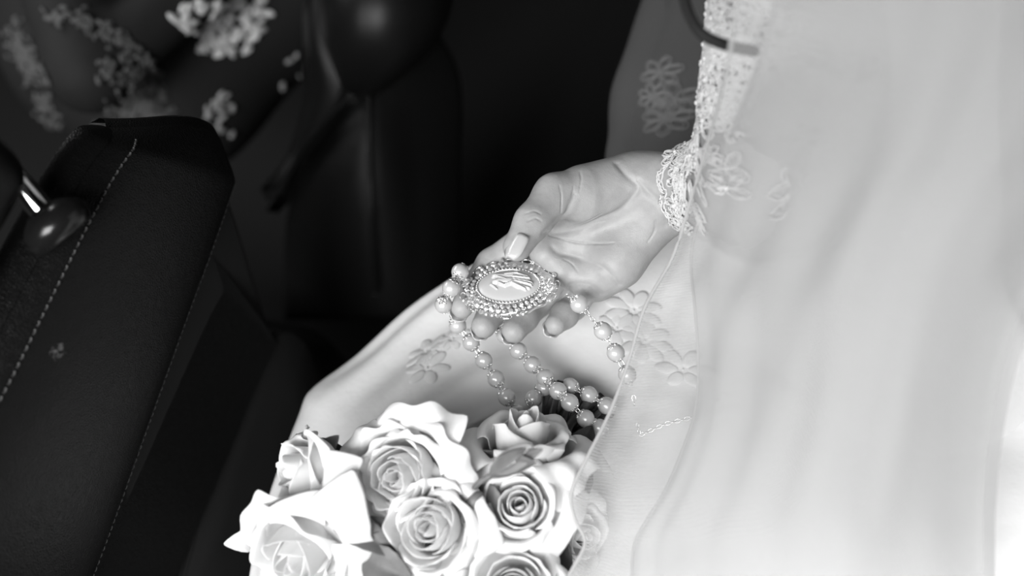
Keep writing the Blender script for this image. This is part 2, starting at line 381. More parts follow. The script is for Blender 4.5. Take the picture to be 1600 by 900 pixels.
# far, sheer side of the skirt beyond the wrist, its dimness put into the cloth's grey
lob_e = [(1040, -90), (1005, 0), (982, 70), (962, 130), (958, 190), (952, 250), (985, 330)]
R3 = [[], [], [], [], [], []]
for i, (x, y) in enumerate(lob_e):
    e = on_level(x, y, .575); rgt = on_level(1340, 40 + 45 * i, .60); out = unit((e - rgt) * (1, 1, 0))
    R3[0].append(e + out * .02 + np.array((0, 0, -.25))); R3[1].append(e + out * .012 + np.array((0, 0, -.06))); R3[2].append(e)
    for k, t in enumerate((.15, .5, 1.0)): p = e + (rgt - e) * t; p[2] += (.018, .03, .03)[k]; R3[3 + k].append(p)
LB = fold_grid(catgrid(np.array(R3), 50, 60), 0.006, 12, 8)
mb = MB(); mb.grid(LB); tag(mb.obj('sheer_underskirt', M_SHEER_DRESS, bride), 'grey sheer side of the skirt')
mb = MB(); mb.grid(LB + np.array((0.02, 0, -0.02))); tag(mb.obj('backing', M_DARKDRESS, bride), 'dark lining added under the sheer cloth')  # dark sheet added so the far skirt's shade sits in its colour
# bodice
def bodice_f(p):
    b = cone(p, C(1410, 590, .72), C(1500, 200, .64), .131, .096)
    return smin(b, cone(p, C(1500, 200, .64), C(1570, -230, .54), .096, .126), 0.05)
v_, f_ = field_mesh(bodice_f, np.array((0.02, -0.30, -0.90)), np.array((0.46, 0.40, -0.36)), 0.006)
mb = MB(); mb.add(to_world(v_), [tuple(q) for q in f_]); mb.obj('bodice', M_DRESS, bride)

# lace: cords and petals worked over a cloth surface; place(u, v) gives a point and its outward direction
def lace(mb, place, spots, size, cord, petals=5, seed=0, lift=0.001, beads=True, fill=False):
    g = np.random.default_rng(seed)
    for (u0, v0) in spots:
        n = g.integers(petals - 1, petals + 2); a0 = g.uniform(0, 6.28); sz = size * g.uniform(.7, 1.25)
        for k in range(n):
            a = a0 + k * 6.283 / n; th = np.linspace(0, 6.283, 15)[:-1]
            for sc_ in (1.0, 0.62):
                x = sz * (0.62 + 0.5 * sc_ * np.cos(th)); y = sz * 0.30 * sc_ * np.sin(th)
                P = []
                for xx, yy in zip(x, y):
                    p, nn = place(u0 + xx * math.cos(a) - yy * math.sin(a), v0 + xx * math.sin(a) + yy * math.cos(a)); P.append(p + nn * (lift + g.uniform(0, cord)))
                P = np.array(P)
                if not fill: mb.tube(P, cord * (1 if sc_ == 1 else .75), 5, closed=True)
                if fill and sc_ == 1:            # a soft padded petal
                    c0, nn = place(u0 + sz * .62 * math.cos(a), v0 + sz * .62 * math.sin(a)); m0 = P.mean(0)
                    mb.grid(np.array([P - nn * .002, P + (m0 - P) * .12 + nn * cord, P + (m0 - P) * .4 + nn * cord * 2.2, P + (m0 - P) * .75 + nn * cord * 2.6, P * 0 + m0 + nn * cord * 2.7]), closed_v=True)
        if beads:
            p, nn = place(u0, v0); mb.ball(p + nn * (lift + cord), cord * 2.4, 8, 6)
def on_grid(G, w, h):                              # (u, v) in metres over a sampled cloth
    N = grid_normals(G); a, b = G.shape[:2]
    if N[a // 2, b // 2] @ (CAM - G[a // 2, b // 2]) < 0: N = -N
    def place(u, v):
        i = np.clip(u / w * (a - 1), 0, a - 1.001); j = np.clip(v / h * (b - 1), 0, b - 1.001); i0, j0 = int(i), int(j); fi, fj = i - i0, j - j0
        p = (G[i0, j0] * (1 - fi) * (1 - fj) + G[i0 + 1, j0] * fi * (1 - fj) + G[i0, j0 + 1] * (1 - fi) * fj + G[i0 + 1, j0 + 1] * fi * fj)
        return p, N[i0, j0]
    return place
def nearest_uv(G, pt, w, h):
    i, j = np.unravel_index(np.argmin(((G - pt) ** 2).sum(-1)), G.shape[:2]); return i / (G.shape[0] - 1) * w, j / (G.shape[1] - 1) * h
pl = on_grid(SK, 0.9, 0.9)
mb = MB()
spots = [nearest_uv(SK, on_level(x, y, .65), .9, .9) for x, y in ((985, 470), (960, 500), (1005, 510), (640, 520), (690, 505), (660, 560), (1060, 560), (1150, 620))]
lace(mb, pl, spots, 0.024, 0.00035, 7, 4, 0.0004, fill=True)
tag(mb.obj('lace_applique', M_LACE_SOFT, bride), kind='stuff')
pl = on_grid(LB, 0.4, 0.35); mb = MB()
lace(mb, pl, [nearest_uv(LB, on_level(x, y, .60), .4, .35) for x, y in ((1040, 120), (1025, 150), (1060, 165), (1045, 190))], 0.022, 0.0008, 6, 9, 0.001, fill=False)
tag(mb.obj('lace_applique', sheer('faint_lace', 0.5, 0.35), bride), kind='stuff')

# sleeve: rings round the arm found on the skin itself
ARM_AX = catmull(np.array([C(1022, 299, .648), C(1130, 293, .611), C(1215, 270, .575), C(1240, 120, .560), C(1270, -60, .545), C(1300, -230, .532)]), 240)
ARM_S = np.concatenate([[0], np.cumsum(np.linalg.norm(np.diff(ARM_AX, axis=0), axis=1))])
def arm_place(u, v):                               # u round the arm (radians * 0.03), v along it in metres
    v = min(max(v, 0.0), ARM_S[-1] - 1e-4); i = int(np.searchsorted(ARM_S, v)); i = min(max(i, 1), 238)
    c = ARM_AX[i]; t = unit(ARM_AX[min(i + 4, 239)] - ARM_AX[max(i - 4, 0)]); e1 = unit(np.cross(t, (0, 0, 1.0))); e2 = np.cross(t, e1)
    th = u / 0.03; d = e1 * math.cos(th) + e2 * math.sin(th)
    r = np.linspace(0.004, 0.075, 60); val = arm(c[None] + d[None] * r[:, None]); k = np.argmax(val > 0)
    return to_world(c + d * (r[k] + 0.0015)), d @ RW.T
VS = np.linspace(0.022, ARM_S[-1], 46); US = np.linspace(0, 2 * math.pi * .03, 41)[:-1]
SL = np.array([[arm_place(u, v)[0] for u in US] for v in VS])
mb = MB(); mb.grid(SL, closed_v=True); mb.obj('sleeve', M_SLEEVE, bride)
mb = MB(); g = np.random.default_rng(21)
sp = [(u, 0.034 + g.uniform(-.004, .006)) for u in np.arange(0, .188, .017)] + [(g.uniform(0, .188), v) for v in np.arange(.036, .052, .0007)] + [(g.uniform(0, .188), v) for v in np.arange(.052, .15, .0016)]
lace(mb, arm_place, sp, 0.0085, 0.00055, 5, 5, 0.0012)
for k in range(3):                                 # scalloped cords along the wrist edge
    th = np.linspace(0, .1885, 160)[:-1]
    P = [arm_place(t, 0.020 + 0.0045 * abs(math.sin(t / .1885 * math.pi * 9)) * -1 + 0.0045 + k * 0.0022)[0] for t in th]
    P = np.array(P) + np.array([g.normal(0, .0003, 3) for _ in th]); mb.tube(P, 0.0007, 5, closed=True)
for k in range(36):
    p, nn = arm_place(g.uniform(0, .188), g.uniform(.028, .06)); mb.ball(p + nn * .002, g.uniform(.0008, .0018), 8, 6)
tag(mb.obj('lace_cuff', M_LACE, bride), 'white corded lace with small beads', kind='stuff')
mb = MB()                                          # upper sleeve lace, sparser and larger
SLC = np.concatenate([SL, SL[:, :1]], 1); sl_pl = on_grid(SLC, VS[-1] - VS[0], .1885)
sleeve_place = lambda u, v: sl_pl(v - VS[0], u % .1885)
sp = [(g.uniform(0, .188), v) for v in np.arange(.125, ARM_S[-1] - .02, .0004)]
lace(mb, sleeve_place, sp, 0.0095, 0.0007, 5, 6, 0.0014)
for k in range(60):
    p, nn = arm_place(g.uniform(0, .188), g.uniform(.18, ARM_S[-1])); mb.ball(p + nn * .002, g.uniform(.001, .0024), 8, 6)
tag(mb.obj('sleeve_lace', M_LACE, bride), kind='stuff')

# veil
def sheet(name, L, Rr, dL, dM, dR, ys, nu, nv, amp, seed, m, hem):
    rows = []
    for y, l, r, a, b, c in zip(ys, L, Rr, dL, dM, dR):
        row = []
        for t in (0, .08, .25, .5, .75, 1.0):
            d = (1 - t) ** 2 * a + 2 * t * (1 - t) * (2 * b - (a + c) / 2) + t * t * c
            row.append(at(l + (r - l) * t, y, d))
        rows.append(row)
    G = catgrid(np.array(rows), nv, nu); N = grid_normals(G)
    u = np.linspace(0, 1, nu)[None]; v = np.linspace(0, 1, nv)[:, None]; g = np.random.default_rng(seed); w = 0
    for k in range(9):
        w = w + np.sin(g.uniform(8, 46) * (u + .05 * np.sin(3 * v + k)) + g.uniform(0, 6.28) + g.uniform(-2, 2) * v) / (1 + .12 * k)
    w = w / 9 * (0.35 + 0.65 * np.clip(u * 8, 0, 1))
    G = G + N * (amp * w)[..., None]
    mb = MB(); mb.grid(G); o = mb.obj(name, m, bride)
    me = o.data; uvl = me.uv_layers.new(name='UVMap')
    U = np.concatenate([np.zeros((nv, 1)), np.cumsum(np.linalg.norm(np.diff(G, axis=1), axis=-1), axis=1)], 1); Vv = np.concatenate([np.zeros((1, nu)), np.cumsum(np.linalg.norm(np.diff(G, axis=0), axis=-1), axis=0)], 0)
    UV = np.stack([U, Vv], -1).reshape(-1, 2); li = np.zeros(len(me.loops), np.int32); me.loops.foreach_get('vertex_index', li)
    uvl.data.foreach_set('uv', UV[li].ravel())
    if hem:
        h = MB(); h.tube(G[:, 0], 0.0011, 6); h.obj('hem', M_HEM, bride)
    return G
YS = [-420, -160, 0, 100, 230, 310, 400, 480, 560, 640, 715, 770, 810, 850, 910, 1000]
VL = [1240, 1190, 1152, 1137, 1104, 1080, 1052, 1008, 984, 955, 918, 894, 899, 915, 886, 860]
VR = [2060, 1900, 1850, 1820, 1760, 1700, 1640, 1600, 1570, 1552, 1542, 1538, 1536, 1536, 1536, 1536]
DL = [.41, .44, .455, .468, .535, .565, .585, .585, .585, .58, .572, .565, .56, .555, .55, .54]
DM = [.32, .36, .39, .41, .44, .46, .475, .485, .49, .49, .49, .49, .49, .49, .49, .49]
DR = [.31, .34, .36, .38, .42, .44, .46, .475, .485, .49, .49, .49, .49, .49, .49, .49]
sheet('veil', VL, VR, DL, DM, DR, YS, 140, 120, 0.008, 31, M_VEIL, True)
VL2 = [1300, 1240, 1212, 1186, 1135, 1100, 1080, 1085, 1090, 1085, 1060, 1035, 1010, 990, 985, 980]
sheet('veil_layer', VL2, [x + 20 for x in VR], [x + .012 for x in DL], [x + .018 for x in DM], [x + .016 for x in DR], YS, 120, 110, 0.009, 47, M_VEIL2, True)

# ------------------------------------------------------------------ cameo necklace
neck = empty('cameo_necklace', at(795, 450, .645))
tag(neck, 'pearl necklace with an oval cameo pendant lying across the open fingers', 'necklace')
CC = C(795, 449, .643)
nB = unit((-0.20, 0.66, 0.72)); aB = np.array((math.cos(.29), -math.sin(.29), 0)); aB = unit(aB - nB * aB.dot(nB)); bB = np.cross(nB, aB)
AX = np.array([aB, bB, nB]) @ RW.T; C0 = to_world(CC)
def loc(x, y, z): return C0 + np.array((x, y, z)) @ AX
def basis(o, p, x, y, z, parent, s=1.0):
    m = Matrix.Identity(4)
    for i in range(3): m[i][0], m[i][1], m[i][2], m[i][3] = x[i] * s, y[i] * s, z[i] * s, p[i]
    o.parent = parent; o.matrix_parent_inverse = Matrix.Translation(-Vector(parent.location)) ; o.matrix_basis = m
pend = MB()
th = np.linspace(0, 2 * math.pi, 73)[:-1]
prof = [(0.0198, 0.0133, -.002), (0.0305, .0225, -.0025), (.0312, .0232, -.0012), (.0300, .0220, .0004), (.0222, .0155, .0008), (.0216, .0149, .0020), (.0206, .0140, .0022), (.0202, .0136, .0012)]
pend.grid(np.array([[loc(a * math.cos(t) * (1 + .03 * math.cos(12 * t) * (a > .025)), b * math.sin(t) * (1 + .03 * math.cos(12 * t) * (a > .025)), z) for t in th] for a, b, z in prof]), closed_u=True, closed_v=True)
for t in np.linspace(0, 2 * math.pi, 57)[:-1]:     # beaded bezel
    pend.ball(loc(.0211 * math.cos(t), .0145 * math.sin(t), .0023), .0007, 6, 5)
pendant = pend.obj('pendant', M_SILVER, neck)
# cameo: oval ground with two draped figures in relief along its length
nx, ny = 110, 80; X, Y = np.meshgrid(np.linspace(-1, 1, nx), np.linspace(-1, 1, ny), indexing='ij')
ex = X * np.sqrt(1 - Y ** 2 / 2) * .0203; ey = Y * np.sqrt(1 - X ** 2 / 2) * .0137
rr = np.sqrt((ex / .0203) ** 2 + (ey / .0137) ** 2); base = .0008 + .0030 * np.sqrt(np.clip(1 - rr ** 2 * .93, 0, 1))
rel = np.zeros_like(ex)
def bumpy(x0, y0, x1, y1, r0, r1, h):
    global rel
    dx, dy = (x1 - x0), (y1 - y0); t = np.clip(((ex * 1e3 - x0) * dx + (ey * 1e3 - y0) * dy) / (dx * dx + dy * dy + 1e-9), 0, 1)
    d = np.hypot(ex * 1e3 - x0 - t * dx, ey * 1e3 - y0 - t * dy) / (r0 + (r1 - r0) * t)
    k = 1.4 * h * 1e-3 * np.sqrt(np.clip(1 - d * d, 0, 1)); rel = np.maximum(rel, k)
for s_ in [(-10.5, 6.2, -9.6, 6.4, 1.9, 1.7, 1.7), (-8.4, 6, 2, 6.4, 2.3, 2.6, 1.6), (-7, 4.4, -1, 2.2, 1.0, .9, 1.9), (2, 6.4, 12, 3.6, 2.4, 1.6, 1.4), (-8.8, .6, -7.6, 1.0, 1.9, 1.7, 1.8), (-6.2, 1.6, 1.5, 2.2, 2.6, 2.8, 1.7),
           (-5.5, -.6, -1, -2.6, 1.1, .8, 1.8), (-1, -2.6, 4, .4, .9, .8, 2.0), (1.5, 2, 8, -2, 2.8, 2.0, 1.6), (8, -2, 15, -3, 1.9, .9, 1.3), (4, 3, 16, 1.2, 1.3, .7, 1.7), (5, 1.2, 16, -.8, .9, .6, 2.0), (4, -.8, 13, -4.6, .8, .6, 2.0), (3, 4.8, 14, 4.4, .8, .5, 2.0), (-3, 6.8, 5, 8.4, .8, .7, 2.0), (5, 8.2, 12, 6.2, .7, .6, 1.7), (-11, -1, -6, -5, .9, .5, .8)]: bumpy(*s_)
rel *= np.clip((1 - rr) * 9, 0, 1); rel += (rel > .0004) * .00014 * np.sin(ex * 2600 + ey * 5200)
# reading direction of the drapery folds follows the oval
G = C0 + ex[..., None] * AX[0] + ey[..., None] * AX[1] + (base + rel)[..., None] * AX[2]
mb = MB(); mb.grid(G); tag(mb.obj('cameo', M_CAMEO, pendant if False else neck), 'pale oval cameo with draped figures in relief')
def gem():
    m = MB(); k = 8; a = np.arange(k) * 2 * math.pi / k
    r0 = np.stack([.55 * np.cos(a), .55 * np.sin(a), np.full(k, .55)], 1); r1 = np.stack([np.cos(a + .39), np.sin(a + .39), np.full(k, .15)], 1); r2 = np.stack([.8 * np.cos(a), .8 * np.sin(a), np.full(k, -.6)], 1)
    F = [tuple(range(k))] + [(i, k + i, (i + 1) % k) for i in range(k)] + [(k + i, k + (i + 1) % k, (i + 1) % k) for i in range(k)] + [(k + i, 2 * k + i, 2 * k + (i + 1) % k, k + (i + 1) % k) for i in range(k)] + [tuple(range(3 * k - 1, 2 * k - 1, -1))]
    m.add(np.vstack([r0, r1, r2]), F); return m.mesh('rhinestone', M_STONE, False)
GEM = gem(); g = np.random.default_rng(11); stones = []
for t in np.linspace(0, 2 * math.pi, 37)[:-1]: stones.append((.0244 * math.cos(t), .0177 * math.sin(t), .0012, .00150))
for t in np.linspace(0, 2 * math.pi, 41)[:-1]:
    if abs(math.sin(t)) < .35 or math.sin(t) < -.1 or math.cos(3 * t) > .2: stones.append((.0280 * math.cos(t + .07), .0207 * math.sin(t + .07), .0008, g.uniform(.0013, .0018)))
for t in (-2.0, -1.88, -1.75, -1.62, -1.2, -1.1, -.4, -2.6, -2.5, .5, 1.0, 1.2, 1.9, 2.4): stones.append((.0318 * math.cos(t), .0240 * math.sin(t), -.0002, .0017))
for s in (-1, 1):
    for k in range(12): stones.append((s * (.0275 + .0011 * (k // 3)), (k % 3 - 1) * (.0026 - .0004 * (k // 3)), .002 + .0008 * (k % 2), .0014))
for x, y, z, r in stones:
    nn = unit(np.array((g.normal(0, .35), g.normal(0, .35), 1.0))); tx = unit(np.cross((0, 1, .1), nn)); ty = np.cross(nn, tx)
    o = bpy.data.objects.new('rhinestone', GEM); COL.objects.link(o)
    basis(o, loc(x, y, z + .0006), tx @ AX, ty @ AX, nn @ AX, pendant, r); o.matrix_parent_inverse = Matrix.Identity(4)
mb = MB()                                          # open filigree loops round the rim
for t in (.62, .95, 1.35, 1.75, 2.15, 2.5, 3.5, 3.9, -.25, .2, -1.45, -2.3):
    cx, cy = .0315 * math.cos(t), .0240 * math.sin(t); q = np.linspace(0, 6.283, 17)[:-1]
    mb.tube([loc(cx + .0034 * math.cos(k) * -math.sin(t) + .0018 * math.sin(k) * math.cos(t), cy + .0034 * math.cos(k) * math.cos(t) + .0018 * math.sin(k) * math.sin(t), -.0008) for k in q], .00055, 6, closed=True)
mb.obj('filigree', M_SILVER, pendant).matrix_parent_inverse = Matrix.Identity(4)

# pearls
PR = 0.0058
def pearl_mesh():
    m = MB(); m.ball((0, 0, 0), 1.0, 28, 20); return m.mesh('pearl', M_PEARL)
def cap_mesh():
    m = MB()
    for k in range(6):
        a = k * math.pi / 3; q = np.linspace(0, 6.283, 10)[:-1]; P = []
        for t in q:
            el = .42 + .30 * math.cos(t); az = a + .40 * math.sin(t) * (1 - .2 * math.cos(t)); P.append((math.sin(el) * math.cos(az) * 1.03, math.sin(el) * math.sin(az) * 1.03, math.cos(el) * 1.03))
        m.tube(P, .07, 5, closed=True)
    m.ball((0, 0, 1.05), .16, 8, 6); return m.mesh('bead_cap', M_SILVER)
def link_mesh():
    m = MB(); q = np.linspace(0, 6.283, 15)[:-1]; m.tube([(0.62 * math.cos(t), 0, math.sin(t)) for t in q], .2, 6, closed=True); return m.mesh('chain_link', M_SILVER)
PM, CM, LM = pearl_mesh(), cap_mesh(), link_mesh(); PEARLS = []
def frame_to(z):
    z = unit(z); x = unit(np.cross(z, (.3, .5, .2))); return x, np.cross(z, x), z
def strand(pts, start=None, end=None, gap=True):
    W = [at(*p) for p in pts]
    for i, p in enumerate(W):
        a = W[max(i - 1, 0)]; b = W[min(i + 1, len(W) - 1)]; x, y, z = frame_to(a - b)
        o = bpy.data.objects.new('pearl', PM); COL.objects.link(o); basis(o, p, x, y, z, neck, PR)
        for s in (1, -1):
            c = bpy.data.objects.new('bead_cap', CM); COL.objects.link(c); c.parent = o
            if s < 0: c.rotation_euler = (math.pi, 0, .4)
            c.scale = (.99,) * 3
        PEARLS.append(p)
    chain_pts = ([start] if start is not None else []) + W + ([end] if end is not None else [])
    for a, b in zip(chain_pts[:-1], chain_pts[1:]): links(a, b)
def links(a, b, ra=PR, rb=PR):
    L = np.linalg.norm(b - a); d = unit(b - a); f = L - ra - rb
    n = max(1, min(6, int(round(f / .0028)))) if f > .0008 else 0
    x, y, z = frame_to(d)
    for k in range(n):
        p = a + d * (ra + f * (k + .5) / n); xx, yy = (x, y) if k % 2 else (y, -x)
        o = bpy.data.objects.new('chain_link', LM); COL.objects.link(o); basis(o, p, xx, yy, z, neck, max(.0012, f / n * .62))
strand([(719, 425, .650), (705, 450, .640), (693, 476, .652), (715, 508, .668), (736, 535, .668), (756, 563, .668), (775, 592, .664), (792, 621, .658), (809, 647, .652)], start=loc(-.034, 0, 0))
strand([(788, 523, .672), (810, 548, .670), (832, 570, .666), (852, 590, .658), (872, 611, .644), (890, 629, .640), (915, 654, .640), (936, 668, .640)])
strand([(834, 623, .656), (850, 606, .662), (890, 604, .654), (920, 617, .654), (948, 634, .652)])
strand([(835, 650, .652), (834.5, 637, .654)][:1])
strand([(905, 475, .628), (942, 517, .632), (962, 551, .634), (980, 585, .634)], start=loc(.034, 0, 0), end=at(990, 618, .632))
strand([(993, 648, .632)])
links(at(990, 618, .632), at(993, 648, .632), 0, PR); links(at(993, 648, .632), at(999, 678, .634), PR, 0)
ch = [at(1000, 680, .636), at(1040, 662, .634), at(1070, 655, .632), at(1100, 648, .63), at(1150, 640, .63)]
for a, b in zip(ch[:-1], ch[1:]): links(a, b, 0, 0)

# ------------------------------------------------------------------ bouquet
bq = empty('bouquet', at(760, 760, .66))
tag(bq, 'bouquet of white roses lying on the white skirt below the hand', 'bouquet')
def petal_sheet(phi, alpha, R, H, openness, curl, seed, ruff, point, inward=0.0, n=13):
    g = np.random.default_rng(seed); u = np.linspace(-1, 1, n); v = np.linspace(0, 1, n); G = np.zeros((n, n, 3)); a1, a2 = g.uniform(0, 6.28, 2); k1 = g.uniform(3, 7)
    side = g.choice((-1, 1))
    for i, vv in enumerate(v):
        for j, uu in enumerate(u):
            shape = min(1.0, (0.50 + 1.2 * vv)) * math.sqrt(max(0.0, 1 - max(0, (vv - .62) / .38) ** 2 * .55))
            top = 1 - .16 * uu * uu * (vv ** 3) + point * math.exp(-(uu * 5) ** 2) * vv ** 4
            ang = phi + alpha * uu * shape
            rho = R * math.sin(min(1.0, .06 + vv * 1.55) * math.pi / 2) ** .75 * (1 - inward * vv * vv + .16 * openness * vv * vv)
            z = H * vv * top
            c = max(0, (vv - .68) / .32) ** 1.5
            rim = c * (1 + .35 * abs(uu))
            rho += R * curl * rim; z -= H * curl * .75 * rim * rim * 1.0 - 0
            rho *= 1 + .10 * uu * side
            rr_ = ruff * R * (vv ** 3) * (math.sin(k1 * uu * 2.2 + a1) + .6 * math.sin(k1 * 2.7 * uu + a2))
            rho += rr_; z += rr_ * .6
            G[i, j] = (rho * math.cos(ang), rho * math.sin(ang), z)
    return G
def rose(px, py, d, axis, size, n, open_, seed, m=None, spin=0.0, ruff=.03, tall=1.0, cup=1.0):
    g = np.random.default_rng(seed); z = unit(tw(np.asarray(axis, float))); x, y, z = frame_to(z); c = at(px, py, d)
    base = c - z * size * .95 * tall
    core = MB(); core.ball((0, 0, 0), 1, 14, 9, sc3=(size * .16, size * .16, size * .40)); core.v[0] = (core.v[0] + (0, 0, size * .45)) @ np.array([x, y, z]) + base
    r = core.obj('rose', m or M_PETAL, bq)
    pi = Matrix.Translation(-Vector(bq.location))
    for i in range(n):
        t = (i + .5) / n; R = size * (.10 + .88 * t ** .8) * g.uniform(.95, 1.04); H = size * tall * (1.32 - .10 * t - .22 * t ** 3) * cup
        al = (1.9 - .95 * t) if t < .5 else 1.2 - .22 * (t - .5) * 2
        curl = open_ * max(0, t - .35) * .70 * g.uniform(.3, 1.5)
        G = petal_sheet(spin + i * 2.3999 + g.normal(0, .12), al, R, H * g.uniform(.93, 1.05), open_ * t, curl, seed * 100 + i, ruff * (0.3 + t), .10 * (t > .45) * g.uniform(0, 1.2), .34 * max(0, 1 - t * 1.5))
        mb = MB(); mb.grid(G @ np.array([x, y, z]) + base)
        o = link('petal', mb.mesh('petal', m or M_PETAL)); o.parent = r; o.matrix_parent_inverse = pi if False else Matrix.Identity(4)
        s = o.modifiers.new('thick', 'SOLIDIFY'); s.thickness = .0005; s.offset = 0
        ss = o.modifiers.new('smooth', 'SUBSURF'); ss.levels = 1; ss.render_levels = 1
    for k in range(5):                             # sepals under the bloom
        a = spin + k * 1.2566; q = np.linspace(0, 1, 7); G = np.zeros((7, 3, 3))
        for i, s in enumerate(q):
            rad = size * (.15 + .75 * s); w = size * .14 * math.sin(math.pi * min(1, .25 + s * .75)) 
            for j, uu in enumerate((-1, 0, 1)): G[i, j] = (rad * math.cos(a) - uu * w * math.sin(a), rad * math.sin(a) + uu * w * math.cos(a), size * (.12 * s - .05 - .15 * s * s * (k % 2)) - .002 * abs(uu))
        mb = MB(); mb.grid(G @ np.array([x, y, z]) + base); o = link('sepal', mb.mesh('sepal', M_SEPAL)); o.parent = r; o.matrix_parent_inverse = Matrix.Identity(4)
        s = o.modifiers.new('thick', 'SOLIDIFY'); s.thickness = .0006
    return base, z
ROSES = [
    (622, 745, .572, (-.30, .08, .95), .0315, 24, .95, 1, M_PETAL, .4, .07, 1.0),
    (462, 738, .588, (-.80, .10, .50), .0255, 15, 1.1, 2, M_PETAL, 1.2, .05, 1.2),
    (462, 872, .566, (-.30, -.42, .85), .0300, 16, 1.0, 3, M_PETAL, 2.0, .03, 1.15),
    (670, 826, .558, (-.28, .22, .92), .0262, 19, .8, 4, M_PETAL, .9, .03, 1.2),
    (812, 790, .566, (-.10, .38, .9), .0222, 18, .95, 5, M_PETAL, 2.7, .03, 1.2),
    (822, 672, .600, (.05, .92, .30), .0275, 13, 1.5, 6, M_PETAL_D, .2, .08, 1.3),
    (800, 918, .555, (-.05, .30, .95), .0300, 17, .95, 7, M_PETAL, 1.5, .03, 1.1),
    (560, 940, .575, (-.2, -.2, 1), .0250, 15, .9, 8, M_PETAL, .3, .03, 1.1),
    (910, 838, .603, (.55, .1, .8), .0190, 13, 1.0, 9, M_PETAL, .8, .03, 1.1)]
BASES = [rose(*r) for r in ROSES]
def leaf(name, p0, p1, w, up, m, bend=.15, seed=0, cup=.25):
    a, b = at(*p0), at(*p1); d = b - a; L = np.linalg.norm(d); d = d / L; upw = tw(unit(up)); n = unit(upw - d * upw.dot(d)); s = np.cross(d, n)
    q = np.linspace(0, 1, 13); u = np.linspace(-1, 1, 7); G = np.zeros((13, 7, 3)); g = np.random.default_rng(seed)
    for i, t in enumerate(q):
        wd = w * math.sin(math.pi * t ** .85) ** .75 * (1 - .25 * t) + .0004
        for j, uu in enumerate(u):
            e = wd * uu * (1 + (.06 if i % 2 else -.04) * (abs(uu) > .9))
            G[i, j] = a + d * L * t + s * e + n * (bend * L * math.sin(math.pi * t) + cup * abs(uu) * wd - .0006 * (abs(uu) < .1))
    mb = MB(); mb.grid(G); o = mb.obj(name, m, bq); sd = o.modifiers.new('thick', 'SOLIDIFY'); sd.thickness = .0006
    ss = o.modifiers.new('smooth', 'SUBSURF'); ss.levels = 1; ss.render_levels = 1; return o
F = (0, .1, 1)
leaf('leaf', (735, 770, .578), (788, 815, .570), .014, F, M_LEAF, seed=1); leaf('leaf', (748, 835, .574), (740, 765, .578), .012, (.3, 0, 1), M_LEAF, seed=2)
leaf('leaf', (748, 725, .602), (772, 705, .590), .010, F, M_LEAF, seed=3)
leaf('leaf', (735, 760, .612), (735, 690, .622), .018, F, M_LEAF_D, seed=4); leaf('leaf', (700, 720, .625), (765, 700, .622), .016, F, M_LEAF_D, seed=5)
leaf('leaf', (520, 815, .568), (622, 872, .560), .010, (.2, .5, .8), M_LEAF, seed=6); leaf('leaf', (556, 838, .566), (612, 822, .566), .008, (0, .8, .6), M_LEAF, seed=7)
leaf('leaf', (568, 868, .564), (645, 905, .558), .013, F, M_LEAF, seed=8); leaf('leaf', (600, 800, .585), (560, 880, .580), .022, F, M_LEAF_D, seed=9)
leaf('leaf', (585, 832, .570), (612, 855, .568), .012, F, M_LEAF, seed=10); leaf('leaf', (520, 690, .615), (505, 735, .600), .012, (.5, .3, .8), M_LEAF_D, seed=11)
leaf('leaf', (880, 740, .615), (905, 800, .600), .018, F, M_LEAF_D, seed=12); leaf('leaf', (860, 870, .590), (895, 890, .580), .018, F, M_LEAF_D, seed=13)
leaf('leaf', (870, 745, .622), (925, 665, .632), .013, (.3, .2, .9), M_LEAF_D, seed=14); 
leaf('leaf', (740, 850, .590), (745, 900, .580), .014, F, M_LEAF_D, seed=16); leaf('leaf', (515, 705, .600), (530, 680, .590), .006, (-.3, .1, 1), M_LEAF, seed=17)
leaf('leaf', (400, 845, .590), (350, 850, .580), .007, (0, .3, 1), M_PETAL, seed=18, bend=.3)['label'] = 'white petal curling away'
# half-open bud with long sepals in front of the upper blush rose
bb = MB(); ax = np.array(frame_to(at(815, 712, .546) - at(760, 745, .552)))
bb.ball(at(800, 717, .547), .0060, 14, 10, axes=ax, sc3=(1, 1, 2.4)); bud = bb.obj('bud', M_PETAL, bq)
def sepal(p0, p1, w, up, m=M_SEPAL, bend=.1):
    o = leaf('sepal', p0, p1, w, up, m, bend, cup=-.3); o.parent = bud; o.matrix_parent_inverse = Matrix.Identity(4)
sepal((770, 738, .547), (848, 702, .538), .0055, (.1, .5, .9), bend=.05); sepal((765, 745, .546), (838, 722, .535), .0085, (.1, -.5, .9), M_LEAF, -.10); sepal((765, 738, .545), (822, 702, .538), .0050, (-.4, .6, .8), bend=.12)
bs = MB(); bs.tube(catmull(np.array([at(818, 705, .543), at(770, 740, .549), at(745, 758, .560), at(730, 785, .585), at(722, 830, .61)]), 24), .0016, 8); bs.obj('bud_stem', M_SEPAL, bq)
sb = MB(); ax = np.array(frame_to(at(750, 775, .565) - at(738, 788, .565))); sb.ball(at(742, 782, .562), .0042, 12, 9, axes=ax, sc3=(1, 1, 1.5)); b2 = sb.obj('bud', M_SEPAL, bq)
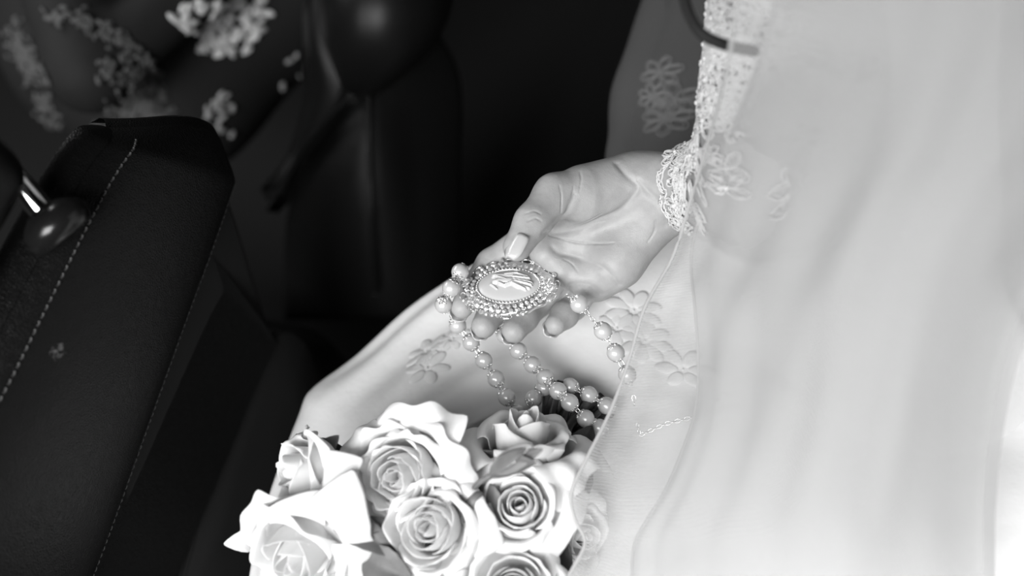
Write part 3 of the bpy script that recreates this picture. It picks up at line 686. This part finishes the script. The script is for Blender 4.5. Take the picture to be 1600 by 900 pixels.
# stems gathered behind the blooms and cut short on the skirt
g = np.random.default_rng(4)
tie = at(850, 722, .640)
for k in range(20):
    a = BASES[k % len(BASES)][0]; off = g.normal(0, .006, 3)
    ex_, ey_ = 862 + 90 * (k / 19) + g.uniform(-8, 8), 588 + 48 * (k / 19) + g.uniform(-14, 10)
    e = at(ex_, ey_, .668 - .014 * ((k * 7) % 5) / 4)
    mid = (tie + e) / 2 + g.normal(0, .003, 3)
    mb = MB(); mb.tube(catmull(np.array([a, (a + tie) / 2 + off, tie + off, mid, e]), 26), .0024 * g.uniform(.75, 1.25), 8); mb.obj('stem', M_STEM, bq)

# ------------------------------------------------------------------ front seat in the left of the picture
TILT = math.radians(8); SN = np.array((math.cos(TILT), 0, -math.sin(TILT))); SD = np.array((-math.sin(TILT), 0, -math.cos(TILT)))  # face normal, down the back
S0 = at(280, 600, .70)
def on_back(px, py, off=0.0):
    r = (cam_pt(px, py, 1.0)) @ RW.T; t = ((S0 + SN * off - CAM) @ SN) / (r @ SN); return CAM + r * t
seat = empty('car_seat', (S0[0] - .05, S0[1], 0.0))
tag(seat, 'black leather front car seat with stitched back and headrest beside the bouquet', 'seat')
seam1 = [(-330, 1190), (-140, 845), (0, 590), (60, 475), (125, 350), (165, 278), (196, 236), (215, 222), (240, 214)]
seam2 = [(-10, 1330), (80, 1130), (170, 900), (245, 690), (305, 520), (350, 395), (380, 305), (388, 285), (384, 272)]
A1 = catmull(np.array([on_back(*p) for p in seam1]), 90); A2 = catmull(np.array([on_back(*p) for p in seam2]), 90)
V = np.linspace(0, 1, 30); G = A1[:, None] * (1 - V)[None, :, None] + A2[:, None] * V[None, :, None]
bul = .016 * (1 - (2 * V - 1) ** 6) + .010 * np.sin(math.pi * V); G = G + SN * (bul[None, :, None] - .016)
fall = np.clip((np.linspace(0, 1, 90) - .74) / .26, 0, 1) ** 2; G = G + np.array((0, .023, 0)) * (np.sin(math.pi * V)[None, :] * np.clip(fall * 1.1, 0, 1)[:, None])[..., None]; G = G - SN * (fall * .018)[:, None, None]
mb = MB(); mb.grid(G)
S_ = np.array([G[-1] - SN * .012 * k / 3 + np.array((0, .006 * math.sin(k), 0)) for k in range(4)]); mb.grid(S_)
mb.obj('back_cushion', worn_leather(tuple(on_back(85, 548)), .011), seat)
# top strip with the headrest sockets, then the seat's front side
TOPV = -SN * .019
prof = [(0, 0), (.006, .35), (.012, .7), (.006, 1.0), (-.01, 1.4), (-.06, 1.7), (-.30, 1.9)]
G2 = np.array([[p - SN * .014 - SN * f_ * .018 + (TOPV * b + np.array((0, 0, a))) * (1 - .97 * f_) for a, b in prof] for p, f_ in zip(A1, fall)])
mb = MB(); mb.grid(G2); mb.obj('top_strip', M_LEATHER, seat)
# lower shell behind the second seam, wrapping round the far side
right = [(240, 1420), (330, 1230), (420, 1040), (480, 870), (520, 740), (498, 640), (470, 560), (440, 440), (402, 282)]
A3 = catmull(np.array([on_back(*p) for p in right]), 90)
V = np.linspace(0, 1, 16); G3 = A2[:, None] * (1 - V)[None, :, None] + A3[:, None] * V[None, :, None] - SN * (.016 + .004 + .006 * V ** 2)[None, :, None] - SN * (fall * .018)[:, None, None]
G3[:, 0] -= SN * .004
side = np.array([[r[-1] - SN * x + np.array((0, y, 0)) for x, y in ((.012, .006), (.05, .012), (.12, .01))] for r in G3]); G3 = np.concatenate([G3, side], 1)
mb = MB(); mb.grid(G3); mb.obj('back_panel', M_PANEL, seat)
# map pocket: a raised plate with a rounded top
pk = catmull(np.array([on_back(*p, off=-.018) for p in ((250, 1010), (285, 900), (318, 770), (345, 690), (372, 612), (392, 560), (415, 530), (440, 521), (462, 530), (480, 556), (500, 640), (520, 740), (470, 900), (400, 1060))]), 90)
cen = pk.mean(0); mb = MB(); mb.grid(np.array([pk - SN * .004, pk + SN * .0028, pk + (cen - pk) * .02 + SN * .0042, pk + (cen - pk) * .5 + SN * .0050, pk * 0 + cen + SN * .0052]), closed_v=True)
mb.obj('map_pocket', M_PANEL, seat)
mb = MB(); mb.tube(pk + SN * .0012, .0024, 8); mb.obj('pocket_groove_shade', M_BLACK, seat)  # black tube painting the shade of the groove round the pocket
def stitches(A, off, pitch, ln, r, name):
    s = np.concatenate([[0], np.cumsum(np.linalg.norm(np.diff(A, axis=0), axis=1))]); m = MB(); x = 0
    f = lambda q: np.array([np.interp(q, s, A[:, k]) for k in range(3)])
    while x + ln < s[-1]:
        P = [f(x), f(x + ln / 2), f(x + ln)]; P = np.array(P) + off; P[1] += SN * r; m.tube(P, r, 5); x += pitch
    return tag(m.obj(name, M_THREAD, seat), 'row of grey stitches', kind='stuff')
stitches(G[:82, 2] + SN * .0006, 0 * SN, .0050, .0032, .00065, 'stitching')
stitches(G[:, 27] + SN * .0008, 0 * SN, .0046, .0030, .00042, 'stitching')
# headrest on a chrome post in a black collar
hp0 = at(64, 326, .541); hp1 = at(-40, 205, .525)
hd = unit(hp1 - hp0); hx, hy, hz = frame_to(hd)
mb = MB(); mb.tube([hp0 - hd * .012, hp0, hp1], .0072, 20); 
head_c = at(80, 266, .53) - SD * .060 - np.array((0, .118, 0)) - SN * .050
HB = np.array([SN, (0, 1.0, 0), -SD])
def headf(p):
    e = np.abs((p - head_c) @ HB.T) - np.array((.026, .098, .044)); return np.linalg.norm(np.maximum(e, 0), axis=1) + np.minimum(e.max(1), 0) - .022
v_, f_ = field_mesh(headf, head_c - .19, head_c + .19, .005)
hm = MB(); hm.add(v_, [tuple(q) for q in f_]); hr = hm.obj('headrest', M_LEATHER2, seat)
post = mb.obj('post', M_CHROME, hr); post.matrix_parent_inverse = Matrix.Identity(4)
mb = MB(); q = np.linspace(0, 6.283, 41)[:-1]
cn = unit(hd * .9 + TOPV / np.linalg.norm(TOPV) * .15); cx_, cy_, cz_ = frame_to(cn); cc = hp0 - hd * .004
mb.grid(np.array([[cc + r * (math.cos(t) * cx_ + math.sin(t) * cy_) + cz_ * h for t in q] for r, h in ((.0070, -.006), (.0076, .003), (.0095, .0035), (.0150, .000), (.0190, -.004), (.0200, -.009), (.0170, -.016), (.0002, -.0165))]), closed_v=True)
co = mb.obj('collar', M_BLACKGLOSS, hr); co.matrix_parent_inverse = Matrix.Identity(4)
mb = MB(); cu = at(-150, 560, .9)                   # seat base the back rises from
def cushf(p):
    c = np.array((S0[0] - .33, S0[1] - .02, .30)); e = np.abs(p - c) - np.array((.20, .15, .06)); return np.linalg.norm(np.maximum(e, 0), axis=1) + np.minimum(e.max(1), 0) - .05
v_, f_ = field_mesh(cushf, np.array((S0[0] - .62, S0[1] - .30, .16)), np.array((S0[0] - .04, S0[1] + .27, .44)), .012)
mb.add(v_, [tuple(q) for q in f_]); mb.obj('seat_cushion', M_LEATHER2, seat)

# ------------------------------------------------------------------ second front seat, deeper in the car
s2 = empty('car_seat', tuple(at(560, 200, 1.1) * (1, 1, 0)))
tag(s2, 'dark leather car seat edge with crossing seams behind the hand', 'seat')
def patch(name, rows, m, bulge, seed=0, parent=s2):
    G = catgrid(np.array([[at(*p) for p in r] for r in rows]), 30, 30); N = grid_normals(G)
    if N[15, 15] @ (CAM - G[15, 15]) < 0: N = -N
    u = np.linspace(0, 1, 30); k = np.outer(np.sin(math.pi * u), np.sin(math.pi * u)) ** .6; G = G + N * (bulge * k)[..., None]
    mb = MB(); mb.grid(G); o = mb.obj(name, m, parent); s = o.modifiers.new('thick', 'SOLIDIFY'); s.thickness = .02; s.offset = -1 if True else 0; return o
patch('side_bolster', [[(515, -140, .99), (580, -150, .97), (650, -140, .98), (730, -130, 1.02)], [(514, -40, 1.0), (575, -45, .97), (640, -35, .98), (705, -20, 1.02)], [(518, 50, 1.01), (570, 50, .98), (620, 55, .99), (672, 50, 1.03)], [(546, 148, 1.03), (552, 148, 1.03), (560, 146, 1.03), (570, 143, 1.04)]], M_LEATHER2, .04)
patch('side_panel', [[(474, -140, 1.06), (490, -140, 1.03), (500, -140, 1.01), (514, -140, 1.0)], [(474, 40, 1.07), (488, 40, 1.03), (500, 40, 1.02), (516, 40, 1.02)], [(472, 170, 1.08), (495, 165, 1.05), (520, 160, 1.04), (547, 150, 1.04)], [(415, 330, 1.10), (425, 320, 1.10), (432, 310, 1.10), (440, 300, 1.10)]], M_LEATHER2, .006)
patch('lower_panel', [[(548, 152, 1.045), (580, 138, 1.05), (625, 105, 1.06), (680, 40, 1.08)], [(500, 220, 1.08), (570, 220, 1.05), (640, 190, 1.08), (720, 130, 1.12)], [(450, 330, 1.12), (572, 320, 1.07), (650, 300, 1.10), (720, 280, 1.14)], [(445, 500, 1.20), (585, 500, 1.14), (660, 500, 1.15), (720, 500, 1.19)]], M_LEATHER, .01)
for pts, r in (([(515, -140, .985), (513, -20, .995), (517, 45, .998), (532, 100, 1.01), (548, 152, 1.02)], .0034), ([(548, 152, 1.02), (580, 140, 1.022), (625, 106, 1.03), (660, 60, 1.04), (690, 0, 1.05), (730, -120, 1.05)], .0030), ([(548, 152, 1.02), (510, 190, 1.04), (470, 240, 1.065), (440, 300, 1.09)], .0028), ([(576, 150, 1.025), (578, 230, 1.03), (580, 330, 1.04), (586, 460, 1.09)], .0026)):
    mb = MB(); mb.tube(catmull(np.array([at(*p) for p in pts]), 40), r, 8); mb.obj('piping', M_LEATHER2, s2)

# ------------------------------------------------------------------ person in the front, dark sheer dress with pale lace
def P2(px, py, d): return at(px, py, d)
def body2(p):
    b = cone(p, P2(60, -420, 1.16), P2(180, 60, 1.22), .10, .115)
    b = smin(b, cone(p, P2(180, 60, 1.22), P2(260, 120, 1.24), .115, .11), .05)
    b = smin(b, cone(p, P2(270, 120, 1.22), P2(520, -60, 1.24), .10, .075), .05)
    b = smin(b, cone(p, P2(200, -20, 1.22), P2(420, -240, 1.26), .09, .07), .05)
    b = smin(b, cone(p, P2(0, -330, 1.05), P2(140, 110, 1.02), .043, .036), .03)
    return smin(b, cone(p, P2(140, 110, 1.02), P2(360, -60, 1.08), .034, .024), .015)
c2 = np.stack([P2(60, -420, 1.16), P2(520, -60, 1.24), P2(0, -330, 1.05), P2(260, 120, 1.24), P2(420, -240, 1.26), P2(140, 110, 1.0)])
v_, f_ = field_mesh(body2, c2.min(0) - .15, c2.max(0) + .15, .012)
mb = MB(); mb.add(v_, [tuple(q) for q in f_]); per2 = mb.obj('person', M_SKIN_FAR)
tag(per2, 'person in dark sheer dress with pale lace flowers in the front seat', 'person')
v_, f_ = field_mesh(lambda p: body2(p) - .006, c2.min(0) - .16, c2.max(0) + .16, .012)
mb = MB(); mb.add(v_, [tuple(q) for q in f_]); mb.obj('dress', M_DARKDRESS, per2)
def hit2(px, py):
    d = np.linspace(.8, 1.5, 400); r = cam_pt(px, py, 1.0) @ RW.T; p = CAM + r * d[:, None]; v = body2(p) - .006; i = np.argmax(v < 0)
    return (p[i] if v[i] < 0 else None)
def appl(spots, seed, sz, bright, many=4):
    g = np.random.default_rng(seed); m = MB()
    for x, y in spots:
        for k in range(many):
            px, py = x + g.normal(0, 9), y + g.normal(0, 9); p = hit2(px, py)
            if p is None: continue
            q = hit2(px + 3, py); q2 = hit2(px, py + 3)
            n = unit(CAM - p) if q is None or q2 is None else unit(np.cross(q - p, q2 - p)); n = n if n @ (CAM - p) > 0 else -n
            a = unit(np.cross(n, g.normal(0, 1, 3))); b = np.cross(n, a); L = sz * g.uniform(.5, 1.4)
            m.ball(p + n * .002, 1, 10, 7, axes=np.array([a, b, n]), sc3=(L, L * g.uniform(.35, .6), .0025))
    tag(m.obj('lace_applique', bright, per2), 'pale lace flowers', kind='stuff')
appl([(290, 5), (310, 12), (330, 10), (285, 28), (298, 35), (325, 40), (345, 25), (340, 50), (355, 60), (320, 75), (350, 80), (385, 15), (395, 25), (400, 40), (375, 50), (390, 65), (405, 5), (365, 5), (330, 62), (350, 35)], 1, .0085, mat('lace_lit_tone', .75, .35))  # lit copy of the lace, brightness put into its colour
appl([(470, 140), (465, 155), (455, 150), (460, 170), (468, 95), (450, 175), (330, 180), (340, 165), (325, 200), (320, 215), (352, 160), (335, 190)], 2, .007, mat('lace_shade_tone', .4, .4))  # same lace, shade put into a darker colour
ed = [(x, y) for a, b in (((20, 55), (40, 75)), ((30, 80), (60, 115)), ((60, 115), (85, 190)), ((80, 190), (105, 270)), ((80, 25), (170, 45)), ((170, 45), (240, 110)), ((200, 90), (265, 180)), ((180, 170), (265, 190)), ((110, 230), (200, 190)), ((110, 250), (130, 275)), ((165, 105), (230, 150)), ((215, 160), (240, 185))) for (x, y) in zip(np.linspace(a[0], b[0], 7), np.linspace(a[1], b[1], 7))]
appl(ed, 3, .0045, mat('lace_deep_shade_tone', .09, .6), 8)  # same lace along the sleeve edges, deep shade put into its colour

# ------------------------------------------------------------------ dark cord over the sleeve, rear bench, car shell
mb = MB(); mb.tube(catmull(np.array([at(1052, -420, .50), at(1044, -220, .50), at(1050, -110, .50), at(1066, -20, .49), at(1078, 25, .484), at(1100, 55, .480), at(1140, 72, .484), at(1180, 80, .494)]), 50), .0028, 10)
tag(mb.obj('cord', M_BLACK), 'thin black cord looped across the lace sleeve', 'cord')
def boxf(c, h, r): 
    c = np.array(c); h = np.array(h) - r
    def f(p): e = np.abs(p - c) - h; return np.linalg.norm(np.maximum(e, 0), axis=1) + np.minimum(e.max(1), 0) - r
    return f
bc = at(1250, 600, .95); bench = empty('rear_bench', (bc[0] + .12, bc[1], 0)); tag(bench, 'dark rear bench under the white skirt', 'bench')
c_ = (bc[0] + .14, .35, .30); v_, f_ = field_mesh(boxf(c_, (.27, .6, .09), .04), np.array(c_) - (.31, .64, .13), np.array(c_) + (.31, .64, .13), .02)
mb = MB(); mb.add(v_, [tuple(q) for q in f_]); mb.obj('seat_cushion', M_LEATHER2, bench)
c_ = (bc[0] + .50, .35, .62); v_, f_ = field_mesh(boxf(c_, (.09, .6, .38), .04), np.array(c_) - (.13, .64, .42), np.array(c_) + (.13, .64, .42), .02)
mb = MB(); mb.add(v_, [tuple(q) for q in f_]); mb.obj('backrest', M_LEATHER2, bench)
def slab(name, lo, hi, m, label=None):
    lo, hi = np.array(lo), np.array(hi); V = np.array([[(lo, hi)[i][0], (lo, hi)[j][1], (lo, hi)[k][2]] for i in (0, 1) for j in (0, 1) for k in (0, 1)])
    mb = MB(); mb.add(V, [(0, 1, 3, 2), (4, 6, 7, 5), (0, 4, 5, 1), (2, 3, 7, 6), (0, 2, 6, 4), (1, 5, 7, 3)]); return tag(mb.obj(name, m, None, False), label, kind='structure')
slab('floor', (-2.2, -.35, -.04), (1.3, 1.6, 0), M_CARPET); slab('wall_far', (-2.2, 1.6, 0), (1.3, 1.65, .95), M_BLACK); slab('ceiling', (-1.0, -.2, 1.5), (1.3, 1.6, 1.54), M_BLACK); slab('wall_rear', (1.3, -.35, 0), (1.35, 1.6, 1.5), M_BLACK)
